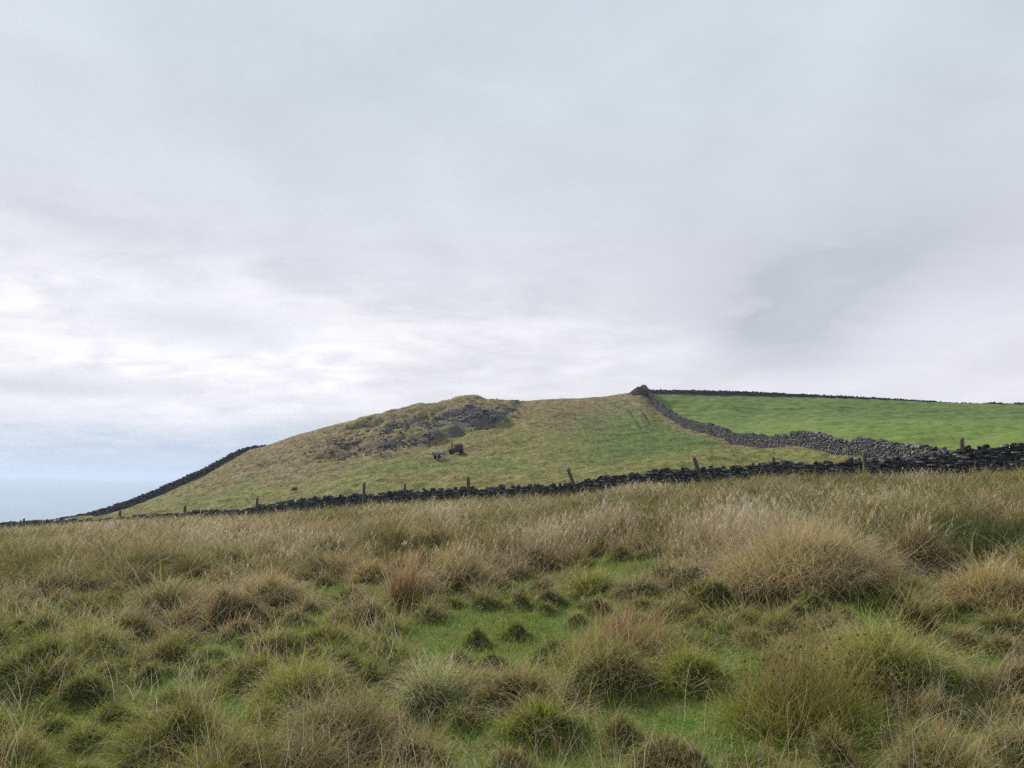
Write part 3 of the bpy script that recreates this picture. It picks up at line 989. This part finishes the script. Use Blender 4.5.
# ------------------------------------------------------------------ grass
def blades(root, yaw, lean, length, width, droop, cb, ct, rng, segs=4, twist=None, curl=.5):
    """ribbon blades. lean = start angle from vertical, droop = extra bend along the length"""
    n = len(root)
    cl_ = rng.normal(0, curl, n)
    pts = [root.copy()]
    cur = root.copy()
    for k in range(segs):
        ang = lean + droop * ((k + .5) / segs)**1.3
        dx_, dy_ = np.cos(yaw + cl_ * k), np.sin(yaw + cl_ * k)
        stp = (length / segs)[:, None] * np.stack([np.sin(ang) * dx_, np.sin(ang) * dy_, np.cos(ang)], -1)
        cur = cur + stp
        pts.append(cur.copy())
    # ribbon faces roughly the direction it bends away from, turned at random
    tw = rng.uniform(0, math.pi, n) if twist is None else twist
    wx, wy = np.cos(tw), np.sin(tw)
    side = np.stack([wx, wy, np.zeros(n)], -1)
    V = np.empty((n, 2 * segs + 1, 3)); C = np.empty((n, 2 * segs + 1, 3))
    for k in range(segs):
        q = k / segs
        wk = (width * (1 - .75 * q**1.5) * .5)[:, None]
        V[:, 2 * k] = pts[k] - side * wk; V[:, 2 * k + 1] = pts[k] + side * wk
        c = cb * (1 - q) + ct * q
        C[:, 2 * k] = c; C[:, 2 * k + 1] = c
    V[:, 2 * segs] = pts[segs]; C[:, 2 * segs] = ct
    base = (np.arange(n) * (2 * segs + 1))[:, None]
    tri = []
    for k in range(segs - 1):
        a = 2 * k
        tri += [(a, a + 1, a + 3), (a, a + 3, a + 2)]
    tri.append((2 * segs - 2, 2 * segs - 1, 2 * segs))
    F = (np.array(tri)[None] + base[:, :, None]).reshape(-1, 3)
    return V.reshape(-1, 3), F, C.reshape(-1, 3)


def merge(parts):
    Vs, Fs, Cs, o = [], [], [], 0
    for V, F, C in parts:
        Vs.append(V); Fs.append(F + o); Cs.append(C); o += len(V)
    return np.concatenate(Vs), np.concatenate(Fs), np.concatenate(Cs)


def tint(base, n, rng, v=.30, hue=.08):
    c = np.asarray(base, float)
    if c.ndim == 1: c = np.tile(c, (n, 1))
    return np.clip(c * rng.lognormal(0, v, (n, 1)) * (1 + rng.uniform(-hue, hue, (n, 3))), .008, .62)


GREEN = np.array((.110, .185, .028)); DKGREEN = np.array((.050, .075, .026)); OLIVE = np.array((.400, .385, .105))
STRAW = np.array((.510, .385, .230)); TAN = np.array((.430, .285, .165)); RUST = np.array((.300, .155, .070)); PALE = np.array((.62, .53, .40)); YELLOW = np.array((.30, .32, .045))


def wid(y, k=1.0):
    return np.maximum(.0028, .00070 * y) * k


DRIFT_DARK = [(945, 535, 75, 17), (850, 487, 70, 8), (480, 545, 30, 12), (600, 560, 26, 9), (150, 568, 60, 9), (30, 570, 40, 9), (380, 545, 20, 10), (330, 505, 90, 5), (520, 500, 60, 6), (700, 492, 60, 5), (1000, 490, 40, 8), (240, 560, 30, 7)]
DRIFT_PALE = [(750, 540, 80, 24), (600, 530, 30, 10), (640, 488, 35, 9), (920, 474, 40, 6), (545, 545, 40, 14), (200, 535, 50, 12), (285, 555, 50, 12), (880, 510, 60, 8), (440, 520, 40, 10), (90, 530, 50, 7)]


def drifts(x, y):
    """where dark rushy growth and pale seeding grass take turns over the moor -> dark share, pale share"""
    px, py = project(x, y, land(x, y, False) + .2)
    px = px + (fbm(x / 1.5, y / 1.5, 1, 3) - .5) * 40; py = py + (fbm(x / 1.5, y / 1.5, 2, 3) - .5) * 12
    a = sum(np.exp(-((px - q[0]) / q[2])**2 - ((py - q[1]) / q[3])**2) for q in DRIFT_DARK)
    b = sum(np.exp(-((px - q[0]) / q[2])**2 - ((py - q[1]) / q[3])**2) for q in DRIFT_PALE)
    edge = np.interp(np.clip(x / np.maximum(y, .6), -1.39, 1.39), T, tD0) - y
    far = (1 - sstep(edge, 4, 15)) * .85
    f = sstep(fbm(x / 2.0, y / 4.0, 4, 3), .48, .57) * .9 * sstep(y, 9, 13)
    return np.clip((np.maximum(np.maximum(a, f), far)) * (1 - b), 0, 1), np.clip(b, 0, 1)


DARKG = TAN * .22 + GREEN * .45 + DKGREEN * .35


def tussock_blades(cx, cy, R, H, nb, style, rng, extra_green=None):
    """arrays of tussocks (cx, cy, R, H, nb) -> blades; style 0..1 = green .. straw per tussock"""
    idx = np.repeat(np.arange(len(cx)), nb)
    n = len(idx)
    th = rng.uniform(0, 2 * math.pi, n)
    r = np.sqrt(rng.random(n)) * .95
    Ri, Hi = R[idx], H[idx]
    x, y = cx[idx] + np.cos(th) * r * Ri, cy[idx] + np.sin(th) * r * Ri
    z = land(x, y) + mounds(x, y) - .02
    m = len(cx)
    fl = rng.uniform(.3, 1.5, m)[idx]            # how far this one flops
    wd = rng.normal(0, .8, m)[idx]               # and to which side
    ww = rng.uniform(0, .55, m)[idx]
    yx, yy_ = np.cos(th) * r + ww * np.cos(wd), np.sin(th) * r + ww * np.sin(wd)
    yaw = np.arctan2(yy_, yx) + rng.normal(0, .85, n)
    lean = .05 + .95 * r**1.5 + np.abs(rng.normal(0, .38, n))
    droop = rng.uniform(.2, 2.1, n) * (.35 + fl)
    length = Hi * np.minimum(rng.lognormal(-.38, .38, n), 1.35) * (1 - .10 * r)
    s = np.clip(style[idx] + rng.normal(0, .20, n), 0, 1)[:, None]
    hue = rng.random(m)[idx][:, None]
    ol = np.where(hue < .22, YELLOW * .9, np.where(hue < .45, OLIVE * .5 + STRAW * .5, np.where(hue < .62, OLIVE * .6 + GREEN * .6, OLIVE)))
    ct = ol * (1 - s) + STRAW * s
    g = rng.random((n, 1)) < (.12 + .45 * r[:, None]**2) * (1 - .7 * s)
    ct = np.where(g, GREEN * 1.35, ct)
    p = rng.random((n, 1)) < (.13 + .10 * sstep(y, 7, 11))[:, None]
    ct = np.where(p, PALE * .95, ct)
    dk, pl = drifts(x, y)
    ct = np.where((rng.random(n) < dk * .85 * sstep(y, 8, 12))[:, None], DARKG, ct)
    cb = GREEN * .30 * (1 - s) + (OLIVE * .16 + RUST * .22) * s  # dead sheath tones, darkened further to paint shade in at the blade roots
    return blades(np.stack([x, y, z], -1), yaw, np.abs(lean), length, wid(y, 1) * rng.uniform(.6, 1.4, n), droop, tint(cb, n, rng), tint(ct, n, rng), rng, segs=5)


rng = np.random.default_rng(77)
# how straw-coloured the moor is, by depth and in drifts
def strawness(x, y):
    f = fbm(x / 3.5, y / 5.0, 3, 3)
    return np.clip(sstep(y, 7, 14) * .95 - .26 + (f - .5) * 3.2 + .10, 0, 1)


sty = strawness(gx, gy)
near = gy < 60
Hh = (.09 + gr * rng.uniform(.45, 1.05, len(gr)) * (1 + .7 * sstep(gy, 9, 15)))
for lx, ly, sx, sy in LAWN:
    Hh *= 1 - .45 * np.exp(-((gx - lx) / (sx * 1.1))**2 - ((gy - ly + sy * 1.5) / (sy * .9))**2)
Hh = np.minimum(Hh, .62) * (.62 + .38 * sstep(np.interp(np.clip(gx / gy, -1.39, 1.39), T, tD0) - gy, 1, 9)) * (1 + .35 * sty)
nb = (1.05 * 1500 * (gr / .32)**1.6 * np.clip(8.0 / np.maximum(gy, 3.2), .12, 1.9)**1.15).astype(int)
print('tussock blades', nb.sum())
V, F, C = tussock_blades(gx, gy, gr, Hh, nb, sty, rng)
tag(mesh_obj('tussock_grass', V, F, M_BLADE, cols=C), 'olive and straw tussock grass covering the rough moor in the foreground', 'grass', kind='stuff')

# short turf between the stools
n = 430000
y = 2.2 + 24 * rng.random(n)**1.15
x = rng.uniform(-1, 1, n) * (y * .76 + .8)
kp = (y < np.interp(np.clip(x / y, -1.39, 1.39), T, tD0) - 1) & (mounds(x, y) < .12)
x, y = x[kp], y[kp]; n = len(x)
g = fbm(x / 1.1, y / 1.1, 6, 3)[:, None]
ct = np.where(g > .5, np.array((.150, .285, .045)), np.array((.215, .265, .060)))
dead = rng.random((n, 1)) < .15 + .5 * sstep(fbm(x / .6, y / .6, 3, 3), .50, .62)[:, None]
ct = np.where(dead, OLIVE * .5 + STRAW * .25, ct)
zz = land(x, y) + mounds(x, y) - .01
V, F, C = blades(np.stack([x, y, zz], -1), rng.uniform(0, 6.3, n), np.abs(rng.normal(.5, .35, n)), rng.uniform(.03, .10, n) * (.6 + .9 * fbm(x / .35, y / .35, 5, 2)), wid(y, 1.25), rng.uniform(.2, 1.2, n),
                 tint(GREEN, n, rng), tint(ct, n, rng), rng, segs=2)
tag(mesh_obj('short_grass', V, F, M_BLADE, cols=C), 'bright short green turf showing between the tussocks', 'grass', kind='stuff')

# tall straw grass drifts with fine seed plumes, leaning with the wind
n = 380000
y = 8.5 + 55 * rng.random(n)**1.35
x = rng.uniform(-1, 1, n) * (y * .74 + 1.0)
D = np.interp(np.clip(x / y, -1.39, 1.39), T, tD0)
mo_ = mounds(x, y)
dens = sstep(y, 8.5, 12.5) * sstep(fbm(x / 2.0, y / 3.4, 5, 3), .46, .58) * (.05 + .95 * sstep(mo_, .10, .28))
dens = np.clip(dens + sstep(y, 20, 34) * .18, 0, 1)
dens *= .25 + .75 * np.clip(1.15 - y / 60, 0, 1)
pxx, pyy = project(x, y, land(x, y, False) + .2)
# the dark rush beds stay free of straw
dkd, pld = drifts(x, y)
dens = np.clip(dens * (1 - .8 * dkd) + .4 * pld * sstep(y, 9, 12), 0, 1)
kp = (y < D - .45) & (rng.random(n) < dens)
for lx, ly, sx, sy in LAWN:
    kp &= ((x - lx) / (sx + .1))**2 + ((y - ly) / (sy + .3))**2 > 1
x, y = x[kp], y[kp]; n = len(x)
print('straw', n)
f = fbm(x / 2.5, y / 3.5, 7, 3)[:, None]
f2 = fbm(x / 1.2, y / 2.0, 2, 3)[:, None]
ct = STRAW * f + TAN * (1 - f)
ct = np.where(f2 > .56, ct * .45 + RUST * .6, ct)
dk, pl = drifts(x, y)
ct = np.where((rng.random(n) < dk * .85)[:, None], DARKG, ct)
ct = np.where((rng.random(n) < pl * .65)[:, None], PALE * .95, ct)
ct = np.where(rng.random((n, 1)) < .16, PALE, ct)
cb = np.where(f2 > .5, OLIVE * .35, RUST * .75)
hgt = (.08 + .88 * fbm(x / 1.8, y / 2.4, 4, 3)) * rng.uniform(.55, 1.15, n)
hgt *= (1 + .35 * pl - .2 * dk) * .84 * (1 - (.12 + .62 * sstep(-x, 2, 18)) * sstep(y - np.interp(np.clip(x / y, -1.39, 1.39), T, tD0), -14, -2))
zz = land(x, y) + mounds(x, y) - .02
wind = rng.normal(.1, .7, n)
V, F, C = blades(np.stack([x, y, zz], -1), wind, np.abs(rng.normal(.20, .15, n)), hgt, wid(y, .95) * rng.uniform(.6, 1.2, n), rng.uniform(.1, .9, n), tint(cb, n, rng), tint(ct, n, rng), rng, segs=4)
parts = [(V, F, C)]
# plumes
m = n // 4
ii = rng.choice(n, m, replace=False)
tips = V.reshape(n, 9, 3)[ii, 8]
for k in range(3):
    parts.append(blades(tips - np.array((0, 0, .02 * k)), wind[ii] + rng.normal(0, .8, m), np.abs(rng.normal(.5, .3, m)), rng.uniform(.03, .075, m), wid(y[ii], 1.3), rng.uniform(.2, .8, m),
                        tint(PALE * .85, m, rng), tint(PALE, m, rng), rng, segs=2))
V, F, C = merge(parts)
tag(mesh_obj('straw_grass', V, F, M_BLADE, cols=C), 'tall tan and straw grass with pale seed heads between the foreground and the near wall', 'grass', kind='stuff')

# thin bare stems and long loose blades crossing over the foreground
n = 19000
y = 2.6 + 13 * rng.random(n)**1.2
x = rng.uniform(-1, 1, n) * (y * .74 + .6)
zz = land(x, y) + mounds(x, y)
kp = fbm(x / .8, y / .8, 1, 3) > .45
for lx, ly, sx, sy in LAWN:
    kp &= ((x - lx) / sx)**2 + ((y - ly) / sy)**2 > 1
x, y, zz = x[kp], y[kp], zz[kp]; n = len(x)
ct = np.where(rng.random((n, 1)) < .5, PALE, TAN)
V, F, C = blades(np.stack([x, y, zz], -1), rng.uniform(0, 6.3, n), np.abs(rng.normal(.35, .35, n)), rng.uniform(.12, .46, n), np.maximum(.0022, .0005 * y), rng.uniform(0, .9, n), tint(ct * .8, n, rng), tint(ct, n, rng), rng, segs=5, curl=.08)
tag(mesh_obj('dead_grass', V, F, M_BLADE, cols=C), 'pale dead grass stems criss-crossing over the foreground tussocks', 'grass', kind='stuff')

# sparse coarse tufts on the hill so that its surface is not smooth
n = 190000
s_ = rng.random(n)**1.3 * 1.0
tq = rng.uniform(-.72, .72, n)
d0q, d1q = np.interp(tq, T, tD0) + .6, np.interp(tq, T, tD1) + .3
y = d0q + (d1q - d0q) * s_; x = tq * y
z = land(x, y)
q = quarry(x, y, z)
infield = x > w2x(y) - .2
f = fbm(x / 1.1, y / .8, 5, 4)
kp = ~infield & (rng.random(n) < sstep(f, .42, .62)) & (q < .5)
x, y, z, f = x[kp], y[kp], z[kp], f[kp]; n = len(x)
px, py = project(x, y, z)
le = np.interp(px, [0, 120, 257, 364, 468, 568, 694, 830], [528, 515, 503, 488, 480, 476, 461, 452])
st = np.clip(sstep(le - py, 6, 46) + rng.normal(0, .25, n) - .6 * sstep(px, 560, 640) * sstep(py, 404, 424), 0, 1)[:, None]
ct = np.array((.215, .215, .085)) * (1 - st) + np.array((.300, .240, .130)) * st
V, F, C = blades(np.stack([x, y, z - .03], -1), rng.uniform(0, 6.3, n), np.abs(rng.normal(.3, .3, n)), rng.uniform(.12, .30, n) * (.5 + .5 * st[:, 0]), .0011 * y, rng.uniform(.3, 1.2, n), tint(ct * .7, n, rng), tint(ct, n, rng), rng, segs=2)
tag(mesh_obj('hill_tufts', V, F, M_BLADE, cols=C), 'coarse low grass tufts dotted over the hillside', 'grass', kind='stuff')

# ------------------------------------------------------------------ the tussocks one can point at
for i, (name, px, py, R, H, kind, lab, tx, ty) in enumerate(TUS):
    rg = np.random.default_rng(200 + i)
    k = np.clip(8 / max(ty, 3.5), .3, 2.0)
    parts = []
    g0 = float(land(tx, ty))

    def disc(n, sp=.85):
        th = rg.uniform(0, 6.2832, n); r = np.sqrt(rg.random(n)) * sp
        x, y = tx + np.cos(th) * r * R, ty + np.sin(th) * r * R
        return th, r, np.stack([x, y, land(x, y) + mounds(x, y) - .02], -1)

    if kind in ('rush', 'rush2', 'greenrush', 'loose'):
        n = int({'rush': 360, 'rush2': 520, 'greenrush': 4200, 'loose': 620}[kind] * k)
        th, r, rt = disc(n, .55 if kind == 'rush' else .95)
        if kind != 'greenrush': th = th + rg.normal(0, .9, n)
        if kind in ('loose', 'rush2'): th = th * .25 + rg.normal(0, .8, n)
        cbt = {'rush': (TAN * .55, TAN), 'rush2': (OLIVE * .30, OLIVE * .40 + TAN * .30), 'loose': (TAN * .5, TAN * .9), 'greenrush': (DKGREEN, DKGREEN * 1.05 + TAN * .07)}[kind]
        parts.append(blades(rt, th + rg.normal(0, .5, n), np.abs(.03 + (.22 if kind in ('loose', 'rush2') else 0) + .45 * r + rg.normal(0, .20, n)), H * rg.uniform(.25, 1.1, n), np.full(n, max(.0042, .0008 * ty)), rg.uniform(0, .5, n),
                            tint(cbt[0], n, rg), tint(cbt[1], n, rg), rg, segs=4))
        if kind == 'rush2':   # dark seed clusters part way up
            tips = parts[0][0].reshape(n, 9, 3)[::9, 6]; m = len(tips)
            for q in range(4):
                parts.append(blades(tips, rg.uniform(0, 6.3, m), np.abs(rg.normal(.8, .4, m)), np.full(m, .022), np.full(m, .010), np.full(m, .3), tint(RUST * .3, m, rg), tint(RUST * .4, m, rg), rg, segs=2))
        # low skirt of grass round the foot
        n = int(900 * k * (R / .35)**1.4)
        th, r, rt = disc(n, 1.0)
        parts.append(blades(rt, th + rg.normal(0, .5, n), np.abs(.3 + .5 * r), .26 * rg.uniform(.6, 1.2, n), np.full(n, float(wid(ty))), rg.uniform(.4, 1.4, n), tint(GREEN, n, rg), tint(OLIVE, n, rg), rg))
    else:
        base = {'bigstraw': (OLIVE * .6, STRAW), 'orange': (OLIVE * .7, STRAW * .55 + TAN * .5), 'dark': (RUST * .45, OLIVE * .55 + RUST * .3), 'olive': (GREEN, OLIVE * .8 + STRAW * .2),
                'yellow': (GREEN, YELLOW), 'pale': (GREEN, PALE * .55 + OLIVE * .5)}[kind]
        n = int(1700 * k * (R / .35)**1.6)
        th, r, rt = disc(n)
        yaw = th + rg.normal(0, .5, n)
        if kind == 'bigstraw':
            yaw = np.where(rg.random(n) < .6, rg.normal(-.25, .6, n), yaw)
        parts.append(blades(rt, yaw, np.abs(.10 + .8 * r + rg.normal(0, .30, n)), H * rg.lognormal(-.35, .34, n) * (.85 if kind != 'yellow' else .55), float(wid(ty)) * rg.uniform(.7, 1.4, n), rg.uniform(.4, 2.4, n) * (.6 + .7 * r),
                            tint(base[0], n, rg), tint(base[1], n, rg), rg))
        n = n // 6
        th, r, rt = disc(n)
        parts.append(blades(rt, th + rg.normal(0, .7, n), np.abs(.3 + .6 * r), H * rg.uniform(.7, 1.3, n), np.full(n, float(wid(ty)) * .8), rg.uniform(.8, 2.0, n), tint(TAN * .8, n, rg), tint(PALE * .9, n, rg), rg, segs=5))
    V, F, C = merge(parts)
    o = mesh_obj(name, V - np.array((tx, ty, g0)), F, M_BLADE, cols=C)
    o.location = (tx, ty, g0)
    tag(o, lab, 'grass tussock' if name == 'grass_tussock' else 'rushes')

# ------------------------------------------------------------------ air
hz = bpy.data.meshes.new('haze')
lo, hi, q = -275.0, 40.0, 32000.0
vv = [(-q, -q, lo), (q, -q, lo), (q, q, lo), (-q, q, lo), (-q, -q, hi), (q, -q, hi), (q, q, hi), (-q, q, hi)]
hz.from_pydata(vv, [], [(0, 3, 2, 1), (4, 5, 6, 7), (0, 1, 5, 4), (1, 2, 6, 5), (2, 3, 7, 6), (3, 0, 4, 7)])
m, s = new_mat('haze')
pv = s.n('ShaderNodeVolumePrincipled')
pv.inputs['Color'].default_value = (.44, .54, .74, 1)
pv.inputs['Density'].default_value = 3.1e-4
pv.inputs['Anisotropy'].default_value = .35
mo = s.n('ShaderNodeOutputMaterial')
s.nt.links.new(pv.outputs[0], mo.inputs['Volume'])
hz.materials.append(m)
ho = bpy.data.objects.new('haze', hz)
COL.objects.link(ho)
tag(ho, kind='stuff')
